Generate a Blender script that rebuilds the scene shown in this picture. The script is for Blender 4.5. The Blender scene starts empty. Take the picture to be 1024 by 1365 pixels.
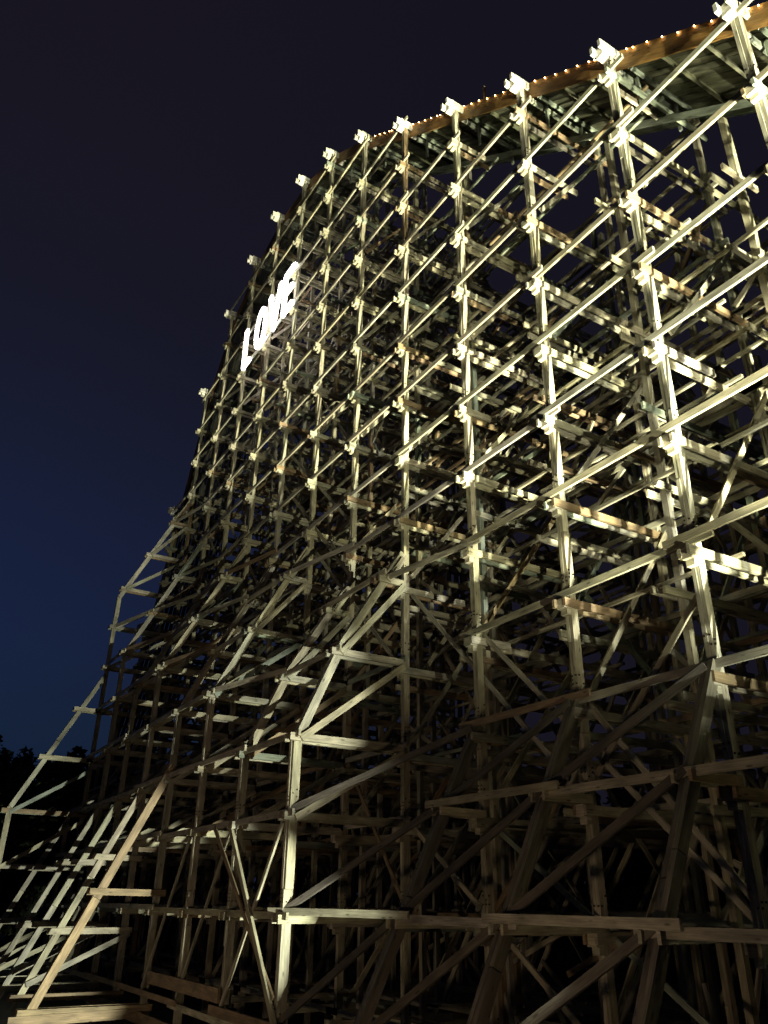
import bpy, math, random
import numpy as np
from mathutils import Vector, Matrix
from collections import OrderedDict

random.seed(11)
rng = random.Random(5)
S = bpy.context.scene
COL = S.collection
R = math.radians

# ------------------------------------------------------------------ camera
FPX, PITCH, HEAD, ROLL = 1053.89, 0.4582191, 0.5441215, 0.0125724
EYE = Vector((0, 0, 1.6))
fh = Vector((math.sin(HEAD), math.cos(HEAD), 0))
F = fh * math.cos(PITCH) + Vector((0, 0, math.sin(PITCH)))
R0 = Vector((math.cos(HEAD), -math.sin(HEAD), 0))
U0 = R0.cross(F)
CR = R0 * math.cos(ROLL) + U0 * math.sin(ROLL)
CU = -R0 * math.sin(ROLL) + U0 * math.cos(ROLL)
cd = bpy.data.cameras.new("camera")
cam = bpy.data.objects.new("camera", cd)
COL.objects.link(cam)
M = Matrix(((CR.x, CU.x, -F.x), (CR.y, CU.y, -F.y), (CR.z, CU.z, -F.z))).to_4x4()
M.translation = EYE
cam.matrix_world = M
cd.sensor_width = 36.0
cd.lens = 36.0 * FPX / 1365.0
cd.clip_end = 3000
S.camera = cam


def px(p):
    """where a point falls in the 1024 x 1365 frame, and its depth (only used to rank parts by size)"""
    v = Vector(p) - EYE
    d = v.dot(F)
    if d < 0.2:
        return None
    return (512 + FPX * v.dot(CR) / d, 682.5 - FPX * v.dot(CU) / d, d)


# ------------------------------------------------------------------ materials
def new_mat(name):
    m = bpy.data.materials.new(name)
    m.use_nodes = True
    nt = m.node_tree
    b = nt.nodes["Principled BSDF"]
    return m, nt, b


def wood_material():
    m, nt, b = new_mat("weathered_timber")
    N, L = nt.nodes, nt.links
    at = N.new("ShaderNodeAttribute"); at.attribute_name = "tone"
    uv = N.new("ShaderNodeUVMap"); uv.uv_map = "UVMap"
    mp = N.new("ShaderNodeMapping"); mp.inputs["Scale"].default_value = (0.9, 22, 1)
    L.new(uv.outputs[0], mp.inputs[0])
    gr = N.new("ShaderNodeTexNoise"); gr.inputs["Scale"].default_value = 1.6; gr.inputs["Detail"].default_value = 6
    L.new(mp.outputs[0], gr.inputs["Vector"])
    mp2 = N.new("ShaderNodeMapping"); mp2.inputs["Scale"].default_value = (0.8, 3.0, 1)
    L.new(uv.outputs[0], mp2.inputs[0])
    st = N.new("ShaderNodeTexNoise"); st.inputs["Scale"].default_value = 1.3; st.inputs["Detail"].default_value = 4
    L.new(mp2.outputs[0], st.inputs["Vector"])
    r1 = N.new("ShaderNodeMapRange"); r1.inputs[1].default_value = 0.3; r1.inputs[2].default_value = 0.7
    r1.inputs[3].default_value = 0.62; r1.inputs[4].default_value = 1.15
    L.new(gr.outputs["Fac"], r1.inputs[0])
    r2 = N.new("ShaderNodeMapRange"); r2.inputs[1].default_value = 0.3; r2.inputs[2].default_value = 0.68
    r2.inputs[3].default_value = 0.48; r2.inputs[4].default_value = 1.15
    L.new(st.outputs["Fac"], r2.inputs[0])
    mu = N.new("ShaderNodeMath"); mu.operation = 'MULTIPLY'
    L.new(r1.outputs[0], mu.inputs[0]); L.new(r2.outputs[0], mu.inputs[1])
    mp3 = N.new("ShaderNodeMapping"); mp3.inputs["Scale"].default_value = (1.6, 5.5, 1)
    L.new(uv.outputs[0], mp3.inputs[0])
    kn = N.new("ShaderNodeTexVoronoi"); kn.inputs["Scale"].default_value = 1.0
    L.new(mp3.outputs[0], kn.inputs["Vector"])
    r3 = N.new("ShaderNodeMapRange"); r3.inputs[1].default_value = .07; r3.inputs[2].default_value = .17
    r3.inputs[3].default_value = 0.35; r3.inputs[4].default_value = 1.0
    L.new(kn.outputs["Distance"], r3.inputs[0])
    mu2 = N.new("ShaderNodeMath"); mu2.operation = 'MULTIPLY'
    L.new(mu.outputs[0], mu2.inputs[0]); L.new(r3.outputs[0], mu2.inputs[1])
    mu = mu2
    vm = N.new("ShaderNodeVectorMath"); vm.operation = 'SCALE'
    L.new(at.outputs["Color"], vm.inputs[0]); L.new(mu.outputs[0], vm.inputs["Scale"])
    L.new(vm.outputs[0], b.inputs["Base Color"])
    b.inputs["Roughness"].default_value = 0.62
    b.inputs["Specular IOR Level"].default_value = 0.35
    bp = N.new("ShaderNodeBump"); bp.inputs["Strength"].default_value = 0.35; bp.inputs["Distance"].default_value = 0.012
    L.new(gr.outputs["Fac"], bp.inputs["Height"])
    L.new(bp.outputs[0], b.inputs["Normal"])
    return m


def plain_mat(name, col, rough=0.6, metal=0.0, nscale=3.0, namp=0.35):
    m, nt, b = new_mat(name)
    N, L = nt.nodes, nt.links
    tc = N.new("ShaderNodeTexCoord")
    nz = N.new("ShaderNodeTexNoise"); nz.inputs["Scale"].default_value = nscale; nz.inputs["Detail"].default_value = 5
    L.new(tc.outputs["Object"], nz.inputs["Vector"])
    mr = N.new("ShaderNodeMapRange"); mr.inputs[1].default_value = 0.3; mr.inputs[2].default_value = 0.7
    mr.inputs[3].default_value = 1 - namp; mr.inputs[4].default_value = 1 + namp
    L.new(nz.outputs["Fac"], mr.inputs[0])
    vm = N.new("ShaderNodeVectorMath"); vm.operation = 'SCALE'
    vm.inputs[0].default_value = col
    L.new(mr.outputs[0], vm.inputs["Scale"])
    L.new(vm.outputs[0], b.inputs["Base Color"])
    b.inputs["Roughness"].default_value = rough
    b.inputs["Metallic"].default_value = metal
    return m


def glow_mat(name, col, strength):
    m, nt, b = new_mat(name)
    b.inputs["Base Color"].default_value = (*col, 1)
    b.inputs["Emission Color"].default_value = (*col, 1)
    b.inputs["Emission Strength"].default_value = strength
    return m


WOOD = wood_material()
STEEL = plain_mat("galvanised_steel", (0.30, 0.34, 0.33), 0.45, 0.5)
BOLT = plain_mat("rusty_bolt", (0.03, 0.022, 0.016), 0.6, 0.6)
BULB = glow_mat("warm_bulb", (1.0, 0.62, 0.25), 38.0)
LETTER = glow_mat("lit_letter_face", (1.0, 0.93, 0.88), 7.0)
LETTER_SIDE = plain_mat("letter_return", (0.5, 0.5, 0.5), 0.5)

# timber tones
TAN = (0.45, 0.41, 0.29)
GREY = (0.41, 0.385, 0.30)
BROWN = (0.31, 0.225, 0.135)
OCHRE = (0.43, 0.325, 0.19)
ORANGE = (0.46, 0.25, 0.08)  # orange glow of the bulbs, put into the edge board's tone
SHADED = (0.14, 0.125, 0.10)  # darkness of the unlit first legs and their braces, put into the tone
CAP_ = (0.74, 0.72, 0.64)  # lightened to carry the floodlit glare of the post heads
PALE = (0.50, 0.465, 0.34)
DARK = (0.12, 0.12, 0.08)
MOSS = (0.30, 0.34, 0.27)


def tone(kind=None):
    if kind is None:
        kind = rng.choices([TAN, GREY, BROWN, MOSS], [5, 4, 1.6, .7])[0]
    k = rng.uniform(0.8, 1.18)
    return (kind[0] * k, kind[1] * k * rng.uniform(.96, 1.03), kind[2] * k * rng.uniform(.93, 1.05))


# ------------------------------------------------------------------ mesh builder
class MB:
    def __init__(s):
        s.v, s.f, s.c, s.uv, s.mi = [], [], [], [], []

    def beam(s, p0, p1, w, h, a=None, col=None, seed=None, mi=0):
        """a board from p0 to p1; w is its size along direction a, h its size square to that"""
        p0, p1 = Vector(p0), Vector(p1)
        d = (p1 - p0)
        ln = d.length
        if ln < 1e-4:
            return s
        d /= ln
        if a is None:
            up = Vector((0, 0, 1)) if abs(d.z) < 0.95 else Vector((1, 0, 0))
            a = d.cross(up)
        a = Vector(a)
        a = (a - d * a.dot(d)).normalized()
        b = d.cross(a).normalized()
        col = col or tone()
        n = len(s.v)
        for q in (p0, p1):
            for sa, sb in ((-1, -1), (1, -1), (1, 1), (-1, 1)):
                s.v.append(q + a * (w / 2 * sa) + b * (h / 2 * sb))
        o = rng.uniform(0, 60)
        o2 = rng.uniform(0, 60)
        for k in range(4):
            k2 = (k + 1) % 4
            s.f.append((n + k, n + k2, n + 4 + k2, n + 4 + k))
            wd = w if k % 2 == 0 else h
            v0 = o2 + k * 0.9
            s.uv += [(o, v0), (o, v0 + wd), (o + ln, v0 + wd), (o + ln, v0)]
        s.f.append((n + 3, n + 2, n + 1, n)); s.f.append((n + 4, n + 5, n + 6, n + 7))
        for e in range(2):
            s.uv += [(o, o2), (o + .05, o2), (o + .05, o2 + h), (o, o2 + h)]
        s.c += [(*col, 1)] * 24
        s.mi += [mi] * 6
        return s

    def box(s, lo, hi, col=None, mi=0):
        lo, hi = Vector(lo), Vector(hi)
        c = (lo + hi) / 2
        return s.beam((c.x, lo.y, c.z), (c.x, hi.y, c.z), hi.x - lo.x, hi.z - lo.z, (1, 0, 0), col, mi=mi)

    def add(s, o):
        n = len(s.v)
        s.v += o.v
        s.f += [tuple(i + n for i in f) for f in o.f]
        s.c += o.c; s.uv += o.uv; s.mi += o.mi
        return s

    def build(s, name, mats, parent=None, label=None, kind=None):
        me = bpy.data.meshes.new(name)
        org = Vector((0, 0, 0))
        me.from_pydata([tuple(v) for v in s.v], [], s.f)
        uvl = me.uv_layers.new(name="UVMap")
        uvl.data.foreach_set("uv", np.array(s.uv, dtype=np.float32).ravel())
        ca = me.color_attributes.new("tone", 'FLOAT_COLOR', 'CORNER')
        ca.data.foreach_set("color", np.array(s.c, dtype=np.float32).ravel())
        for m in (mats if isinstance(mats, (list, tuple)) else [mats]):
            me.materials.append(m)
        me.polygons.foreach_set("material_index", s.mi)
        me.update()
        o = bpy.data.objects.new(name, me)
        COL.objects.link(o)
        if parent is not None:
            o.parent = parent
        if label:
            o["label"] = label
        if kind:
            o["kind"] = kind
        return o


# ------------------------------------------------------------------ the coaster's measured frame
D = 15.5                       # the facade plane of front posts
Y0, BAY = 6.756, 4.306         # bents along the facade
ROWS = [15.5, 19.7, 23.9, 28.1]
ROW2, ROW1 = 11.27, 7.05       # outrigger rows, towards the camera side
LV = [-1.8, 1.25, 4.1, 6.5, 9.55, 12.65, 15.55, 18.35, 21.2, 24.1, 27.0, 29.9, 32.8, 35.7, 38.6, 41.5, 44.4]
TOP = {-5: 6.5, -4: 10.1, -3: 13.7, -2: 17.3, -1: 20.9, 0: 24.5, 1: 28.1, 2: 31.6, 3: 35.1, 4: 38.6, 5: 42.3, 6: 45.3, 7: 47.1, 8: 47.5, 9: 46.7, 10: 44.4, 11: 39.3, 12: 30.2, 13: 21.5, 14: 16.0, 15: 11.8}
BENTS = range(-5, 16)
GROUND = -3.2


def yb(i):
    return Y0 + BAY * i


def top_at(y):
    t = (y - Y0) / BAY
    i = max(-5, min(14, math.floor(t)))
    f = t - i
    return TOP[i] * (1 - f) + TOP[i + 1] * f


def row_top(i, X):
    t = TOP[i]
    if X > 20:
        t -= 2.9 if X < 25 else 8.6
    return max(t, 4.5)


# the outer edge of every bent: (z, X) from the top down
OUT = {
    4: [(13.8, 15.35), (9.72, 12.81), (6.3, ROW2), (GROUND, ROW2)],
    5: [(13.8, 15.35), (9.72, 12.81), (6.3, ROW2), (GROUND, ROW2)],
    6: [(17.2, 15.35), (12.6, 12.9), (9.4, ROW2), (GROUND, ROW2)],
    7: [(17.8, 15.35), (12.6, 12.75), (9.4, ROW2), (GROUND, ROW2)],
    8: [(20.4, 15.35), (15.5, 12.9), (12.3, ROW2), (GROUND, ROW2)],
    9: [(20.4, 15.35), (15.5, 12.9), (12.0, ROW2), (GROUND, ROW2)],
    10: [(24.0, 15.35), (15.3, ROW2), (GROUND, ROW2)],
    11: [(29.0, 15.35), (20.4, ROW2), (GROUND, ROW2)],
}
for i in (-5, -4, -3, -2, -1, 0, 1, 2, 3):
    OUT[i] = [(6.5, 15.38), (GROUND, 10.35)] if i > -2 else [(-50, D)]
for i in (13, 14, 15):
    OUT[i] = [(2.0, 15.35), (GROUND, 13.2)]
OUT[12] = [(12.0, 15.35), (8.0, 13.2), (6.6, ROW2), (GROUND, ROW2)]
# second tier of legs beyond row 2
TIER = {7: [(7.0, ROW2), (-2.7, 6.75)], 8: [(6.5, ROW2), (-2.7, 7.0)], 9: [(6.4, ROW2), (-2.7, 7.0)],
        10: [(6.4, ROW2), (-2.7, 7.0)], 11: [(14.95, ROW2), (6.4, ROW1), (GROUND, ROW1)], 12: [(6.2, ROW2), (-2.7, 7.1)]}


def outx(i, z):
    pl = OUT[i]
    if z >= pl[0][0]:
        return D
    for (za, xa), (zb, xb) in zip(pl, pl[1:]):
        if z >= zb:
            return xa + (xb - xa) * (za - z) / (za - zb)
    return pl[-1][1]


ITEMS = OrderedDict()          # kind -> list of (score, MB, parent item or None, label)


def score(p0, p1, front):
    best = 0
    a, b = Vector(p0), Vector(p1)
    pts = [px(a.lerp(b, t)) for t in (0, .2, .4, .6, .8, 1)]
    seen = [p for p in pts if p and -5 < p[0] < 1029 and -5 < p[1] < 1370]
    if not seen:
        return 0.001
    d = min(p[2] for p in seen)
    return (len(seen) / 6) * (b - a).length / d * (1.0 if front else 0.08)


def item(kind, p0, p1, mb, front=True, parent=None, label=None):
    it = {"s": score(p0, p1, front), "mb": mb, "parent": parent, "label": label, "obj": None}
    ITEMS.setdefault(kind, []).append(it)
    return it


def J(a=0.02):
    return rng.uniform(-a, a)


POSTS = {}


def post(kind_row, X, i, z0, z1, front=True, size=0.30, col=None, label=None):
    """a post of two bolted planks, spliced at staggered heights"""
    y = yb(i)
    mb = MB()
    base = col or (TAN if rng.random() < .6 else GREY)
    ph = rng.uniform(0, 3)
    for k in (-1, 1):
        z = z0
        nz = z0 + rng.uniform(2.5, 5.8)
        while z < z1 - 0.01:
            nz = min(nz, z1 + (0.06 if k > 0 else 0))
            if z1 - nz < 0.6:
                nz = z1 + (0.05 if k > 0 else 0)
            ox, oy = J(.012), J(.006)
            mb.beam((X + ox, y + k * size * .255 + oy, z), (X + ox + J(.01), y + k * size * .255 + oy, nz - .012),
                    size + J(.015), size * .47, (1, 0, 0), tone(base if rng.random() < .8 else None))
            z = nz
            nz += 5.8
    if front and X < 16 and i <= 6:
        for z in LV:
            if z0 + 1 < z < z1 - .4:
                for q in range(4):
                    zz = z + .32 + q * .11
                    for sy in (-.07, .07):
                        if rng.random() < .55:
                            mb.box((X - size / 2 - .022, y + sy - .02, zz - .02), (X - size / 2 - .001, y + sy + .02, zz + .02), (.1, .1, .1), mi=1)
                        if rng.random() < .35:
                            mb.box((X + sy - .02, y - size / 2 - .03, zz - .02), (X + sy + .02, y - size / 2 - .004, zz + .02), (.1, .1, .1), mi=1)
    it = item("post", (X, y, z0), (X, y, z1), mb, front, label=label)
    POSTS[(round(X, 1), i)] = it
    return it


for i in BENTS:
    zb = GROUND
    post("front", D, i, zb, TOP[i] - .02, True, 0.235)
    for X in ROWS[1:]:
        post("rear", X, i, zb, row_top(i, X) - (.45 if X < 20 else 0), False, 0.2)
for i in range(4, 13):
    post("outer", ROW2, i, GROUND, [z for z, x in OUT[i] if abs(x - ROW2) < .01][0], True, 0.25 if i > 4 else .29)
post("outer", ROW1, 11, GROUND, 6.4, True, 0.3)


# --- outrigger legs (sloping outer members) --------------------------------
def leg(i, a, b, size=.28, col=None, label=None):
    (za, xa), (zb_, xb) = a, b
    y = yb(i)
    mb = MB()
    d = Vector((xb - xa, 0, zb_ - za))
    ln = d.length
    n = max(1, round(ln / 4.8))
    c0 = col or rng.choice([TAN, GREY])
    for k in (-1, 1):
        cuts = [0] + sorted(min(.97, max(.03, (q + rng.uniform(-.3, .3)) / n)) for q in range(1, n)) + [1]
        for t0, t1 in zip(cuts, cuts[1:]):
            o = J(.01)
            mb.beam((xa + d.x * t0 + o, y + k * .072, za + d.z * t0), (xa + d.x * (t1 - .003) + o, y + k * .072, za + d.z * (t1 - .003)),
                    .135, size, (0, 1, 0), tone(c0))
    item("outrigger_leg", (xa, y, za), (xb, y, zb_), mb, True, label=label)


for i in BENTS:
    pl = OUT[i]
    for a, b in zip(pl, pl[1:]):
        if abs(a[1] - b[1]) > .05:
            leg(i, a, b, col=SHADED if i < 4 else None)
for i, pl in TIER.items():
    for a, b in zip(pl, pl[1:]):
        if abs(a[1] - b[1]) > .05:
            leg(i, a, b, .33 if i == 7 else .27, col=OCHRE if i == 7 else None,
                label="ochre brown sloping leg nearest in the lower left" if i == 7 else None)


# --- outrigger struts and their rising braces -------------------------------
def strut(i, z, xa, xb, w=.1, h=.24, dy=.2, col=None, label=None):
    y = yb(i)
    for s in (-1, 1):
        mb = MB().beam((xa, y + s * dy, z), (xb, y + s * dy, z + J(.03)), w, h, (0, 1, 0), col and tone(col))
        item("outrigger_strut", (xa, y, z), (xb, y, z), mb, True, label=label if s < 0 else None)


def obrace(i, xa, za, xb, zb_, dy=-.32):
    y = yb(i)
    mb = MB().beam((xa, y + dy, za), (xb, y + dy, zb_), .08, .22, (0, 1, 0))
    item("outrigger_brace", (xa, y, za), (xb, y, zb_), mb, True)


for i in range(4, 12):
    zt = OUT[i][0][0]
    lv = [z for z in LV if -1 < z < zt - .8]
    for z in lv:
        xo = outx(i, z - .12)
        zz = z - .14
        strut(i, zz, xo - .35, D - .2)
        nx = [q for q in LV if q > z][0]
        if z > 2:
            obrace(i, xo, zz - .05, D - .25, min(nx, zt) - .3)
for i in range(0, 4):
    for z in (4.1, 1.25):
        strut(i, z - .16, outx(i, z) - .38, D - .14, .09, .22, .22)
for i, pl in TIER.items():
    zs = [1.85, -2.3] if i == 7 else [3.3 + J(.08), .35 + J(.1), -2.1 + J(.1)]
    if i == 11:
        zs = [12.5, 9.4, 6.2, 3.2, .4, -2.1]
    for z in zs:
        (za, xa), (zb_, xb) = pl[0], pl[1]
        xo = xa + (xb - xa) * (za - z) / (za - zb_) if z > pl[1][0] else pl[1][1]
        c = OCHRE if i == 7 else None
        strut(i, z, xo - .45, ROW2 + .3, .1, .25, .2 if i != 7 else .22, c)
        if i != 7 and z < 3 and z > -2:
            obrace(i, xo - 1.0 if i != 11 else xo, z - 2.0, ROW2 + .2, z - .1)
        elif i == 11 and z < 8:
            obrace(i, xo, z - .1, ROW2, z + 2.6)
        elif i == 7 and z < 0:
            pass

# --- longitudinal ledgers on the front ---------------------------------------
for k, z in enumerate(LV):
    if z < -2:
        continue
    # x of the ledger at every bent
    run = []
    for i in BENTS:
        if TOP[i] < z - .5:
            run.append(None)
        else:
            run.append(outx(i, z) - .25 if outx(i, z) < D - .05 else D - .215)
    segs, cur = [], []
    for q, x in enumerate(run):
        i = q - 5
        if x is None:
            if len(cur) > 1: segs.append(cur)
            cur = []
            continue
        if cur and abs(x - cur[-1][1]) > 1.7:
            if len(cur) > 1: segs.append(cur)
            cur = []
        cur.append((i, x))
    if len(cur) > 1: segs.append(cur)
    for sg in segs:
        ph = k % 2
        q = 0
        lift = 0
        while q < len(sg) - 1:
            n = 1 + k % 3 if q == 0 else 3
            e = min(q + n, len(sg) - 1)
            straight = all(abs(sg[t][1] - sg[q][1]) < .3 for t in range(q, e + 1))
            if not straight:
                e = q + 1
            (i0, x0), (i1, x1) = sg[q], sg[e]
            dz = .06 if lift % 2 else -.06
            off = -.047 if lift % 2 else .047
            o0, o1 = -.45 - rng.random() * .3, .45 + rng.random() * .3
            y0_, y1_ = yb(i0) + o0, yb(i1) + o1
            col = tone(rng.choices([GREY, TAN, BROWN], [4, 4, .6] if z > 8 else [3, 6, .5])[0])
            mb = MB().beam((x0 + off, y0_, z + dz * .9), (x1 + off, y1_, z + dz * .9 + J(.03)), .08, .2, (1, 0, 0), col)
            item("ledger", (x0, y0_, z), (x1, y1_, z), mb, True)
            lift += 1
            q = e
    # front ledgers also stand on the facade posts behind an outrigger
    y = [i for i in range(4, 16) if outx(i, z) < D - 1 and TOP[i] > z]
    for i in y:
        if i + 1 in y:
            mb = MB().beam((D - .205, yb(i) - .4, z), (D - .205, yb(i + 1) + .4, z), .075, .19, (1, 0, 0))
            item("ledger", (D, yb(i), z), (D, yb(i + 1), z), mb, False)

# sloped top ledger that follows the track on the far side, seen from below
# --- joints: clamping cross beams and bearing blocks --------------------------
for i in BENTS:
    y = yb(i)
    for k, z in enumerate(LV):
        t = TOP[i]
        if z > t - .9:
            continue
        zz = z - .37
        xe = ROWS[3] + .4
        # how deep the planks run at this level
        rows = [X for X in ROWS if row_top(i, X) > z - .3]
        xe = rows[-1] + .4
        for s in (-1, 1):
            yy = y + s * (.118 + .053)
            xs = [D - .36 - rng.random() * .16]
            mids = [r + rng.uniform(.5, 1.2) for r in rows[1:-1]]
            if len(rows) > 1:
                ends = ([mids[0]] if len(mids) > 0 else []) + [xe]
            else:
                ends = [D + .5]
            xa = xs[0]
            if rng.random() < .35:
                ends[0] = rng.uniform(16.6, 19.0)
            for q, xb in enumerate(ends):
                if q and rng.random() < .3:
                    continue
                mb = MB().beam((xa, yy, zz + J(.02)), (xb, yy, zz + J(.02)), .09, .24, (0, 1, 0))
                item("cross_beam", (xa, yy, zz), (xb, yy, zz), mb, q == 0)
                xa = xb + .02
        # bearing block under the ledger, on the post's front face
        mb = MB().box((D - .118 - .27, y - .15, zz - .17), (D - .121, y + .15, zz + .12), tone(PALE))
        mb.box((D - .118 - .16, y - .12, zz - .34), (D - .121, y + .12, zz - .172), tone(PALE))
        item("bearing_block", (D - .4, y - .2, zz), (D - .4, y + .2, zz), mb, True, POSTS[(round(D, 1), i)])
    # post head: a short pair of planks and a cap
    t = TOP[i]
    mb = MB()
    for s in (-1, 1):
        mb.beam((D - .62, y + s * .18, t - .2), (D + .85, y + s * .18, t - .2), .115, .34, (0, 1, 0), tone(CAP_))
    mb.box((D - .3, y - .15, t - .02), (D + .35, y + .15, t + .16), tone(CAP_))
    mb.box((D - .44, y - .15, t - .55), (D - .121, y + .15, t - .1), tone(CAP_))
    item("post_head", (D, y - .4, t), (D, y + .4, t), mb, True, POSTS[(round(D, 1), i)])

# --- ledgers of the inner rows -------------------------------------------------
for r, X in enumerate(ROWS[1:]):
    for k, z in enumerate(LV):
        i0 = -5
        while i0 < 15:
            i1 = min(i0 + 2, 15)
            if min(row_top(i0, X), row_top(i1, X)) > z:
                for dx in (-.2, .2):
                    mb = MB().beam((X + dx, yb(i0) - .4, z + J(.1)), (X + dx, yb(i1) + .4, z + J(.1)), .075, .19, (1, 0, 0))
                    item("ledger", (X, yb(i0), z), (X, yb(i1), z), mb, False)
                for xm in (X - 2.9, X - 2.1, X - 1.2):
                    if rng.random() < .42:
                        mb = MB().beam((xm, yb(i0) - .4, z - .18), (xm, yb(i1) + .4, z - .18), .1, .1, (1, 0, 0))
                        item("ledger", (xm, yb(i0), z), (xm, yb(i1), z), mb, False)
            i0 = i1

# lighter inner frames half-way between the bents, added to cast more broken shadow
for i in range(-5, 15):
    y = yb(i + .5)
    tt = min(TOP[i], TOP[i + 1])
    for X in (17.6, 21.8, 26.0):
        z1 = tt - (.8 if X < 20 else 3 if X < 25 else 9)
        if z1 < 4:
            continue
        mb = MB()
        z = GROUND
        while z < z1:
            e = min(z + rng.uniform(4, 6.5), z1)
            mb.beam((X + J(.02), y + J(.02), z), (X + J(.02), y, e - .01), .2, .2, (1, 0, 0))
            z = e
        item("inner_post", (X, y, GROUND), (X, y, z1), mb, False)
    for k, z in enumerate(LV):
        if z > tt - 3:
            continue
        for s in (-1, 1):
            mb = MB().beam((16.4 + rng.random(), y + s * .17, z - .3 + J(.15)), (26.4 if z < tt - 9.5 else 22.3 if z < tt - 3.5 else 18.2, y + s * .17, z - .3 + J(.15)), .085, .22, (0, 1, 0))
            item("cross_beam", (17, y, z), (22, y, z), mb, False)
        if k % 2 == i % 2 and k + 2 < len(LV) and LV[k + 2] < tt - 4:
            mb = MB().beam((17.6, y + .25, z), (21.8, y + .25, LV[k + 2]), .075, .18, (0, 1, 0))
            item("bent_brace", (17.6, y, z), (21.8, y, LV[k + 2]), mb, False)
            mb = MB().beam((26, y - .25, z), (21.8, y - .25, LV[k + 2]), .075, .18, (0, 1, 0))
            item("bent_brace", (26, y, z), (21.8, y, LV[k + 2]), mb, False)
        # short knee pieces and blocks, scattered for small shadows and glints
        for X in (17.6, 19.7, 21.8, 23.9):
            if rng.random() < .3:
                a = rng.choice((-1, 1))
                mb = MB().beam((X, y - BAY / 2 * rng.random(), z - .2), (X, y + BAY / 2 * rng.random(), z + 1.4 * a), .07, .16, (1, 0, 0))
                item("diagonal_brace", (X, y, z), (X, y + 1, z), mb, False)  # added knee piece, grouped with the real braces

# --- bracing in the bent planes: rises inwards from the facade posts -----------
def bbrace(i, xa, za, xb, zb_, dy, front):
    y = yb(i) + dy
    mb = MB().beam((xa, y, za), (xb, y, zb_), .07, .17, (0, 1, 0))
    item("bent_brace", (xa, y, za), (xb, y, zb_), mb, front)


for i in BENTS:
    st = [2, 1, 0][i % 3]
    k = st
    while k < len(LV) - 2:
        n = 2 if (k + i) % 2 else 3
        k2 = min(k + n, len(LV) - 1)
        if LV[k2] < TOP[i]:
            bbrace(i, D + .1, LV[k] + .15, ROWS[1], LV[k2] - .3, -.34, True)
        if LV[k2] < row_top(i, ROWS[2]):
            bbrace(i, ROWS[2], LV[k] + .1, ROWS[1], LV[k2], .34, False)
            if i % 2 == 0:
                bbrace(i, ROWS[1], LV[k] + .1, ROWS[2], LV[k2], -.34, False)
        if LV[k2] < row_top(i, ROWS[3]):
            bbrace(i, ROWS[2], LV[k] + .1, ROWS[3], LV[k2], .34, False)
        k = k2

# --- bracing in the planes that run along the ride ------------------------------
def fbrace(ia, za, ib, zb_, X=D + .22, w=.07, h=.15, front=True, Xb=None, col=None):
    p0 = (X, yb(ia), za); p1 = (Xb if Xb is not None else X, yb(ib), zb_)
    mb = MB().beam(p0, p1, w, h, (1, 0, 0), col)
    item("diagonal_brace", p0, p1, mb, front)


for a in [(4, 12.3, 2.2, 4.6), (1.03, 8.45, 1.97, 4.6), (11.25, 30.8, 8.3, 16.4), (8.3, 30.5, 5.2, 17.5), (6.1, 17.6, 4.2, 9.7),
          (10.2, 22.5, 8.1, 12.6), (3.1, 4.0, 1.1, -1.5), (4.0, 4.0, 2.1, -1.6), (7.3, 24.0, 5.1, 14.5), (3.0, 9.5, 1.05, 1.3),
          (2.0, 6.5, .95, 1.2), (9.3, 25.0, 7.0, 14.8), (2.3, 4.2, 3.0, 1.4), (1.0, 1.3, 0, -2), (5, 6.3, 4.05, 1.3)]:
    fbrace(*a)
for i in range(1, 4):          # on the battered legs
    for za, zb_ in ((6.4, 4.1), (4.1, 1.25), (1.25, -1.6)):
        fbrace(i, za, i + 1, zb_, outx(i, za) - .2, .08, .19, True, outx(i + 1, zb_) - .2, tone(SHADED))
for i in range(4, 7):
    fbrace(i + .04, 3.8, i + .96, -1.6, ROW2 - .2, .07, .14)
fbrace(4.0, -.9, 5.4, 4.0, ROW2 - .25, .07, .16)
fbrace(5.0, 3.9, 3.75, -2.4, ROW2 - .3, .09, .2, True, None, tone(TAN))
for X in ROWS[1:]:
    for i in range(-5, 14):
        for k in range(i % 2, len(LV) - 2, 3 if X < 20 else 4):
            if min(TOP[i], TOP[i + 1], row_top(i + 1, X), row_top(i, X)) > LV[k + 2]:
                if (i + k) % 2:
                    fbrace(i, LV[k], i + 1, LV[k + 2] - .2, X + .2, .085, .2, False)
                else:
                    fbrace(i + 1, LV[k], i, LV[k + 2] - .2, X + .2, .085, .2, False)
# sill boards low along the outer row
for (ia, ib, z, X, h) in [(4.95, 6.75, -1.17, ROW2 - .26, .42), (2.2, 5.1, -1.6, ROW2 - .3, .3), (5.2, 9.2, -2.6, ROW2 - .3, .4)]:
    mb = MB().beam((X, yb(ia), z), (X, yb(ib), z), .1, h, (1, 0, 0), tone(BROWN))
    item("sill_board", (X, yb(ia), z), (X, yb(ib), z), mb, True)
mb = MB().beam((6.2, yb(7) - .3, -2.55), (ROW2 + .2, yb(7) - .3, -2.45), .12, .34, (0, 1, 0), tone(OCHRE))
item("sill_board", (6.2, yb(7), -2.5), (ROW2, yb(7), -2.5), mb, True)

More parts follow.
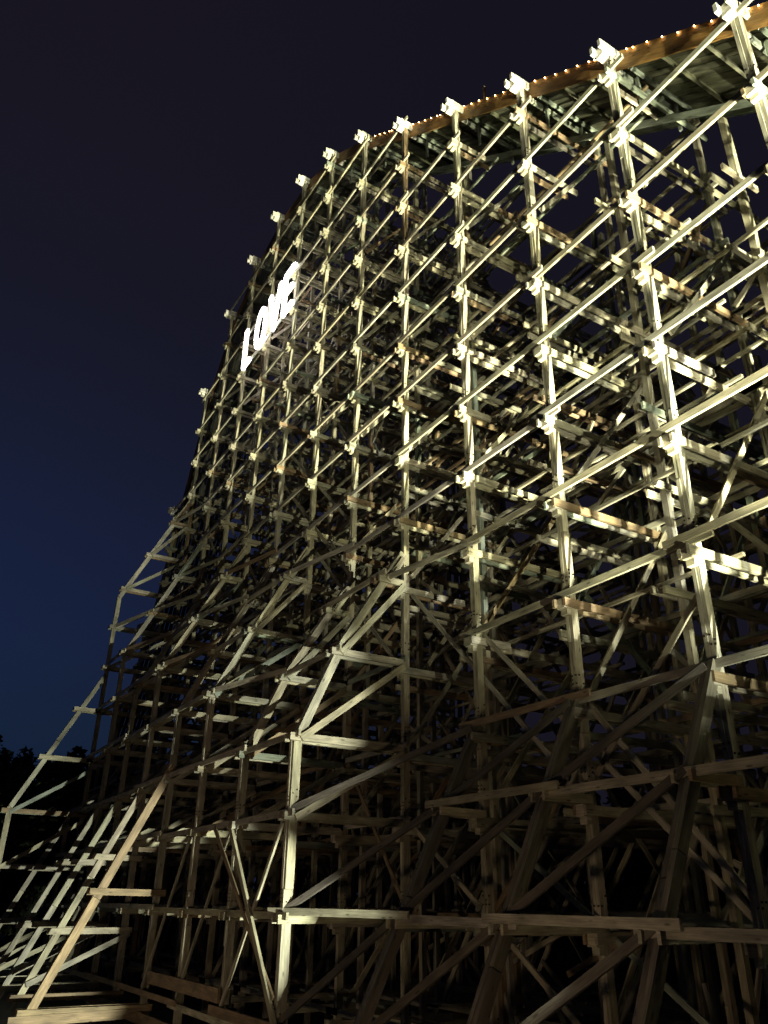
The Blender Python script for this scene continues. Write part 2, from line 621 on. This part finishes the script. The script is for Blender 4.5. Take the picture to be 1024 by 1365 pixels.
# ------------------------------------------------------------------ build the coaster
coaster = bpy.data.objects.new("wooden_roller_coaster", None)
COL.objects.link(coaster)
coaster["label"] = "towering timber lattice of a wooden roller coaster, floodlit against the night sky"
coaster["category"] = "roller coaster"
CAP = 98
for kind in ("post", "outrigger_leg", "ledger", "cross_beam", "bent_brace", "diagonal_brace", "outrigger_strut", "outrigger_brace",
             "bearing_block", "post_head", "sill_board", "inner_post"):
    its = sorted(ITEMS[kind], key=lambda t: -t["s"])
    keep, rest = its[:CAP], its[CAP:]
    if kind == "inner_post":
        keep, rest = [], its
    if kind == "post":
        rest = []
        keep = its
    for it in keep:
        par = it["parent"]["obj"] if it["parent"] else coaster
        it["obj"] = it["mb"].build(kind, [WOOD, BOLT], par, it["label"])
    if rest:
        big = MB()
        for it in rest:
            big.add(it["mb"])
        big.build(kind, [WOOD, BOLT], coaster, None, "stuff")

# --- the track bed along the top ---------------------------------------------------
IDX = list(range(-1, 13))


def along(xa, dz, w, h, a, col, lo=-5.0, hi=15, mb=None, step=1.0):
    mb = mb or MB()
    t = lo
    while t < hi - 1e-6:
        e = min(t + step, hi)
        mb.beam((xa, yb(t), top_at(yb(t)) + dz), (xa, yb(e) + .0, top_at(yb(e)) + dz), w, h, a, col and tone(col))
        t = e
    return mb


deck = MB()
for q in range(11):
    along(16.15 + q * .345, -.02, .30, .05, (1, 0, 0), DARK, mb=deck)
deck.build("walkway_deck", [WOOD, BOLT], coaster)
joists = []
for i in BENTS:
    mb = MB()
    for s in (-1, 1):
        mb.beam((D + .9, yb(i) + s * .18, TOP[i] - .28), (20.1, yb(i) + s * .18, TOP[i] - .28), .1, .26, (0, 1, 0), tone(MOSS))
    for x in (16.9, 18.9):
        mb.beam((x, yb(i), TOP[i] - .3), (x, yb(i), TOP[i] - 1.65), .09, .12, (1, 0, 0), tone(MOSS))
    mb.build("joist", [WOOD, BOLT], coaster)
    if i < 15:
        for f in (.33, .66):
            yy = yb(i + f); tt = top_at(yy)
            MB().beam((15.9, yy, tt - .16), (20.0, yy, tt - .16), .09, .2, (0, 1, 0), tone(DARK)).build("deck_bearer", [WOOD, BOLT], coaster)
along(18.0, -1.72, .1, .24, (1, 0, 0), MOSS).build("stringer", [WOOD, BOLT], coaster)
along(19.95, -.35, .1, .3, (1, 0, 0), MOSS).build("stringer", [WOOD, BOLT], coaster)
fas = along(15.86, -.24, .06, .72, (1, 0, 0), ORANGE, -5, 15).build("fascia_board", [WOOD, BOLT], coaster, "edge board of the track, tinted with the orange glow of its tiny lamps")
for x in (17.2, 18.6):
    along(x, .17, .12, .2, (1, 0, 0), DARK).build("rail", [WOOD, STEEL], coaster)


def bulb_mesh():
    me = bpy.data.meshes.new("bulb")
    import bmesh
    bm = bmesh.new()
    bmesh.ops.create_icosphere(bm, subdivisions=1, radius=.024)
    bm.to_mesh(me); bm.free()
    me.materials.append(BULB)
    return me


bm_ = bulb_mesh()
t, n = -.25, 0
while t < 5.4 and n < 96:
    o = bpy.data.objects.new("bulb", bm_)
    COL.objects.link(o)
    o.parent = fas
    o.location = (15.78 + J(.01), yb(t), top_at(yb(t)) + .15 + J(.03))
    n += 1
    t += .125 if rng.random() < .75 else .06
mb = MB().beam((15.95, yb(2.62), top_at(yb(2.62)) + .1), (15.95, yb(2.62), top_at(yb(2.62)) + 1.15), .1, .1, (1, 0, 0), tone(OCHRE))
mb.build("marker_post", [WOOD, BOLT], coaster)

# ------------------------------------------------------------------ lit letters on the facade
sign = bpy.data.objects.new("letter_sign", None)
COL.objects.link(sign)
sign["label"] = "glowing white capital letters fixed high on the front of the lattice"
sign["category"] = "sign"
SX = D - .55
Z0, HH = 35.2, 3.1
STROKES = {
    "L": [((0, 0), (0, 1)), ((0, 0), (.75, 0))],
    "V": [((0, 1), (.5, 0)), ((.5, 0), (1, 1))],
    "E": [((0, 0), (0, 1)), ((0, 0), (.85, 0)), ((0, .5), (.75, .5)), ((0, 1), (.85, 1))],
}


def letter(ch, ya, yb_):
    """strokes in the facade plane; text reads towards the camera (falling y)"""
    mb = MB()

    def P(u, v):
        return (ya + (yb_ - ya) * u, Z0 + HH * v)

    def bar(a, b, w=.3):
        (y0, z0), (y1, z1) = P(*a), P(*b)
        d = Vector((0, y1 - y0, z1 - z0)).normalized() * .2
        mb.beam((SX, y0 - d.y, z0 - d.z), (SX, y1 + d.y, z1 + d.z), .16, w, (1, 0, 0), (1, 1, 1))
        n = max(2, round(Vector((0, y1 - y0, z1 - z0)).length / .19))
        for q in range(n + 1):      # bulbs standing out along both edges of the stroke
            c = Vector((SX - .06, y0 + (y1 - y0) * q / n, z0 + (z1 - z0) * q / n))
            e = Vector((0, -d.z, d.y)).normalized() * (w * .5)
            for sg in (-1, 1):
                p = c + e * sg
                mb.box(p - Vector((.06, .05, .05)), p + Vector((.05, .05, .05)), (1, 1, 1))
    if ch == "O":
        n = 20
        pts = [(.5 + .5 * math.cos(2 * math.pi * q / n), .5 + .5 * math.sin(2 * math.pi * q / n)) for q in range(n)]
        for q in range(n):
            bar(pts[q], pts[(q + 1) % n], .22)
    else:
        for a, b in STROKES[ch]:
            bar(a, b)
    # bulbs along the strokes give the ragged edge
    o = mb.build("letter", [LETTER, BOLT], sign)
    return o


for ch, a, b in (("L", 44.0, 42.75), ("O", 42.0, 40.5), ("V", 39.8, 38.2), ("E", 37.4, 36.0)):
    letter(ch, a, b)
mb = MB()
for z in (Z0 + .1, Z0 + HH - .1):
    mb.beam((SX + .16, 44.2, z), (SX + .16, 35.6, z), .06, .08, (1, 0, 0), (.2, .2, .2))
mb.build("mounting_rail", [STEEL, BOLT], sign)

# ------------------------------------------------------------------ ground and far wood
def ground_z(x, y):
    r = max(0, 1 - max(0, (math.hypot(x, y) - 3.5)) / 5.0)
    r = r * r * (3 - 2 * r)
    z = GROUND * (1 - r)
    d = math.hypot(x, y)
    z += 0.25 * math.sin(x * .21 + 1) * math.sin(y * .17) * min(1, d / 20)
    return z


def make_ground():
    vs, fs = [], []
    cs = [-900, -500, -300, -200, -140, -100] + [x for x in range(-80, 81, 4)] + [100, 140, 200, 300, 500, 900]
    n = len(cs)
    for y in cs:
        for x in cs:
            vs.append((x, y, ground_z(x, y)))
    for j in range(n - 1):
        for i in range(n - 1):
            a = j * n + i
            fs.append((a, a + 1, a + n + 1, a + n))
    me = bpy.data.meshes.new("ground")
    me.from_pydata(vs, [], fs)
    me.polygons.foreach_set("use_smooth", [True] * len(fs))
    me.materials.append(plain_mat("dark_soil_and_grass", (0.022, 0.026, 0.014), .95, 0, .7, .6))
    o = bpy.data.objects.new("ground", me)
    COL.objects.link(o)
    o["kind"] = "structure"


make_ground()


def make_wood():
    r = random.Random(3)
    vs, fs = [], []
    for t in range(350):
        az = R(r.uniform(-22, 75)) if t > 140 else R(r.uniform(1, 22))
        dist = r.uniform(84, 125)
        if t >= 230:
            az, dist = R(r.uniform(24, 80)), r.uniform(62, 95)
        cx, cy = dist * math.sin(az), dist * math.cos(az)
        if cx > 3 and cy < 70 and cx < 36:
            continue
        g = GROUND
        h = r.uniform(14, 19) * dist / 100
        conif = r.random() < .55
        for k in range(620):
            u = r.random() ** .8
            z = g + 1.5 + u * h
            rad = (1 - u) * (2.6 if conif else 3.6) + .25
            if not conif:
                rad = 3.4 * math.sin(math.pi * min(1, u * .85 + .12)) + .2
            a = r.uniform(0, 6.283); q = rad * math.sqrt(r.random())
            c = Vector((cx + q * math.cos(a), cy + q * math.sin(a), z))
            e1 = Vector((r.gauss(0, 1), r.gauss(0, 1), r.gauss(0, .6))).normalized() * r.uniform(.2, .55)
            e2 = Vector((r.gauss(0, 1), r.gauss(0, 1), r.gauss(0, 1))).normalized() * r.uniform(.15, .4)
            n = len(vs)
            vs += [c - e1, c + e2, c + e1, c - e2]
            fs.append((n, n + 1, n + 2, n + 3))
        n = len(vs)
        for zz, rr in ((g - .3, .25), (g + h * .8, .08)):
            for q in range(6):
                vs.append((cx + rr * math.cos(q * 1.047), cy + rr * math.sin(q * 1.047), zz))
        for q in range(6):
            fs.append((n + q, n + (q + 1) % 6, n + 6 + (q + 1) % 6, n + 6 + q))
    me = bpy.data.meshes.new("far_wood")
    me.from_pydata([tuple(v) for v in vs], [], fs)
    me.materials.append(plain_mat("dark_foliage", (0.035, 0.045, 0.022), .9, 0, .5, .5))
    o = bpy.data.objects.new("far_wood", me)
    COL.objects.link(o)
    o["kind"] = "stuff"
    o["label"] = "black treeline of a far wood low against the blue night sky"
    o["category"] = "woodland"


make_wood()

# ------------------------------------------------------------------ night sky
w = bpy.data.worlds.new("World")
S.world = w
w.use_nodes = True
N, L = w.node_tree.nodes, w.node_tree.links
bg = N["Background"]
tc = N.new("ShaderNodeTexCoord")
sp = N.new("ShaderNodeSeparateXYZ")
L.new(tc.outputs["Generated"], sp.inputs[0])
rp = N.new("ShaderNodeValToRGB")


def lin(c):
    return tuple(((v / 255 + .055) / 1.055) ** 2.4 if v / 255 > .04045 else v / 255 / 12.92 for v in c) + (1,)


el = rp.color_ramp.elements
el[0].position = 0.0; el[0].color = lin((16, 26, 52))
el[1].position = 1.0; el[1].color = lin((22, 18, 28))
for p, c in ((.17, (21, 35, 58)), (.27, (23, 34, 62)), (.38, (23, 31, 57)), (.5, (23, 27, 46)), (.63, (23, 23, 37)), (.75, (24, 22, 33))):
    e = el.new(p); e.color = lin(c)
L.new(sp.outputs["Z"], rp.inputs[0])
# the last twilight lies to the north-west, so the sky darkens towards the right
dt = N.new("ShaderNodeVectorMath"); dt.operation = 'DOT_PRODUCT'
dt.inputs[1].default_value = (-.30, .954, 0)
fl = N.new("ShaderNodeVectorMath"); fl.operation = 'MULTIPLY'; fl.inputs[1].default_value = (1, 1, 0)
nm = N.new("ShaderNodeVectorMath"); nm.operation = 'NORMALIZE'
L.new(tc.outputs["Generated"], fl.inputs[0]); L.new(fl.outputs[0], nm.inputs[0])
L.new(nm.outputs[0], dt.inputs[0])
mr = N.new("ShaderNodeMapRange"); mr.inputs[1].default_value = .55; mr.inputs[2].default_value = .93
mr.inputs[3].default_value = 0; mr.inputs[4].default_value = 1.0
L.new(dt.outputs["Value"], mr.inputs[0])
mx = N.new("ShaderNodeMix"); mx.data_type = 'RGBA'
mx.inputs[6].default_value = lin((21, 20, 30))
L.new(mr.outputs[0], mx.inputs[0]); L.new(rp.outputs[0], mx.inputs[7])
L.new(mx.outputs[2], bg.inputs["Color"])
bg.inputs["Strength"].default_value = 1.0


# ------------------------------------------------------------------ floodlights and added fill spots
def spot(name, loc, aim, power, cone, blend, col, size=.25):
    l = bpy.data.lights.new(name, 'SPOT')
    l.energy = power
    l.spot_size = R(cone)
    l.spot_blend = blend
    l.color = col
    l.shadow_soft_size = size
    o = bpy.data.objects.new(name, l)
    COL.objects.link(o)
    o.location = loc
    o.rotation_euler = (Vector(aim) - Vector(loc)).to_track_quat('-Z', 'Y').to_euler()
    return o


WHITE = (.97, .95, .64)
spot("flood_or_fill", (13.0, -15.0, -2.8), (15.8, 12, 46), 200000, 58, 1.0, WHITE, .15)
spot("flood_or_fill", (13.2, -10.0, -2.8), (15.9, 42, 44), 410000, 36, .7, WHITE, .15)
spot("flood_or_fill", (13.4, -12.0, -2.8), (15.6, 40, 27.5), 85000, 24, .8, (.96, 1.0, .80), .15)
spot("flood_or_fill", (7.5, -12.0, -2.8), (15.6, 14, 31), 16000, 50, .9, WHITE, .15)  # unseen fill, added to even out the front ledgers
spot("flood_or_fill", (6.0, -9.0, -2.8), (15.6, 36, 30), 34000, 40, .9, WHITE, .15)  # second added fill, for the far half of the front
spot("flood_or_fill", (11.0, -15.5, -2.8), (15.4, 10.5, 28.5), 145000, 19, .8, WHITE, .15)  # added only to brighten the nearest post heads
spot("flood_or_fill", (10.9, -5.0, -2.1), (8.2, 40, 1.5), 105000, 15.5, .35, (.96, 1.0, .80), .12)
spot("flood_or_fill", (10.9, -5.4, -2.1), (8.8, 54, 18), 66000, 16, .5, (.96, 1.0, .80), .12)
spot("flood_or_fill", (2.5, 11.0, -2.0), (13, 20, 2), 800, 130, .8, (1.0, .72, .45), .3)  # weak warm lamp for the low front boards, not a flood

spot("flood_or_fill", (-3.5, 2.0, -1.0), (15, 15.5, 8.5), 3600, 46, .8, (1.0, .86, .62), .3)  # added spot that only lifts the long lower ledgers
spot("flood_or_fill", (-4.0, 25.0, -2.2), (11.2, 31, 3.5), 950, 80, .8, (1.0, .76, .50), .3)  # added warm lamp to bring out the outer row's ledgers
S.view_settings.view_transform = 'Standard'
S.view_settings.look = 'None'
S.view_settings.exposure = 0
S.view_settings.gamma = 1
S.cycles.use_light_tree = True
S.cycles.max_bounces = 4
S.cycles.diffuse_bounces = 1
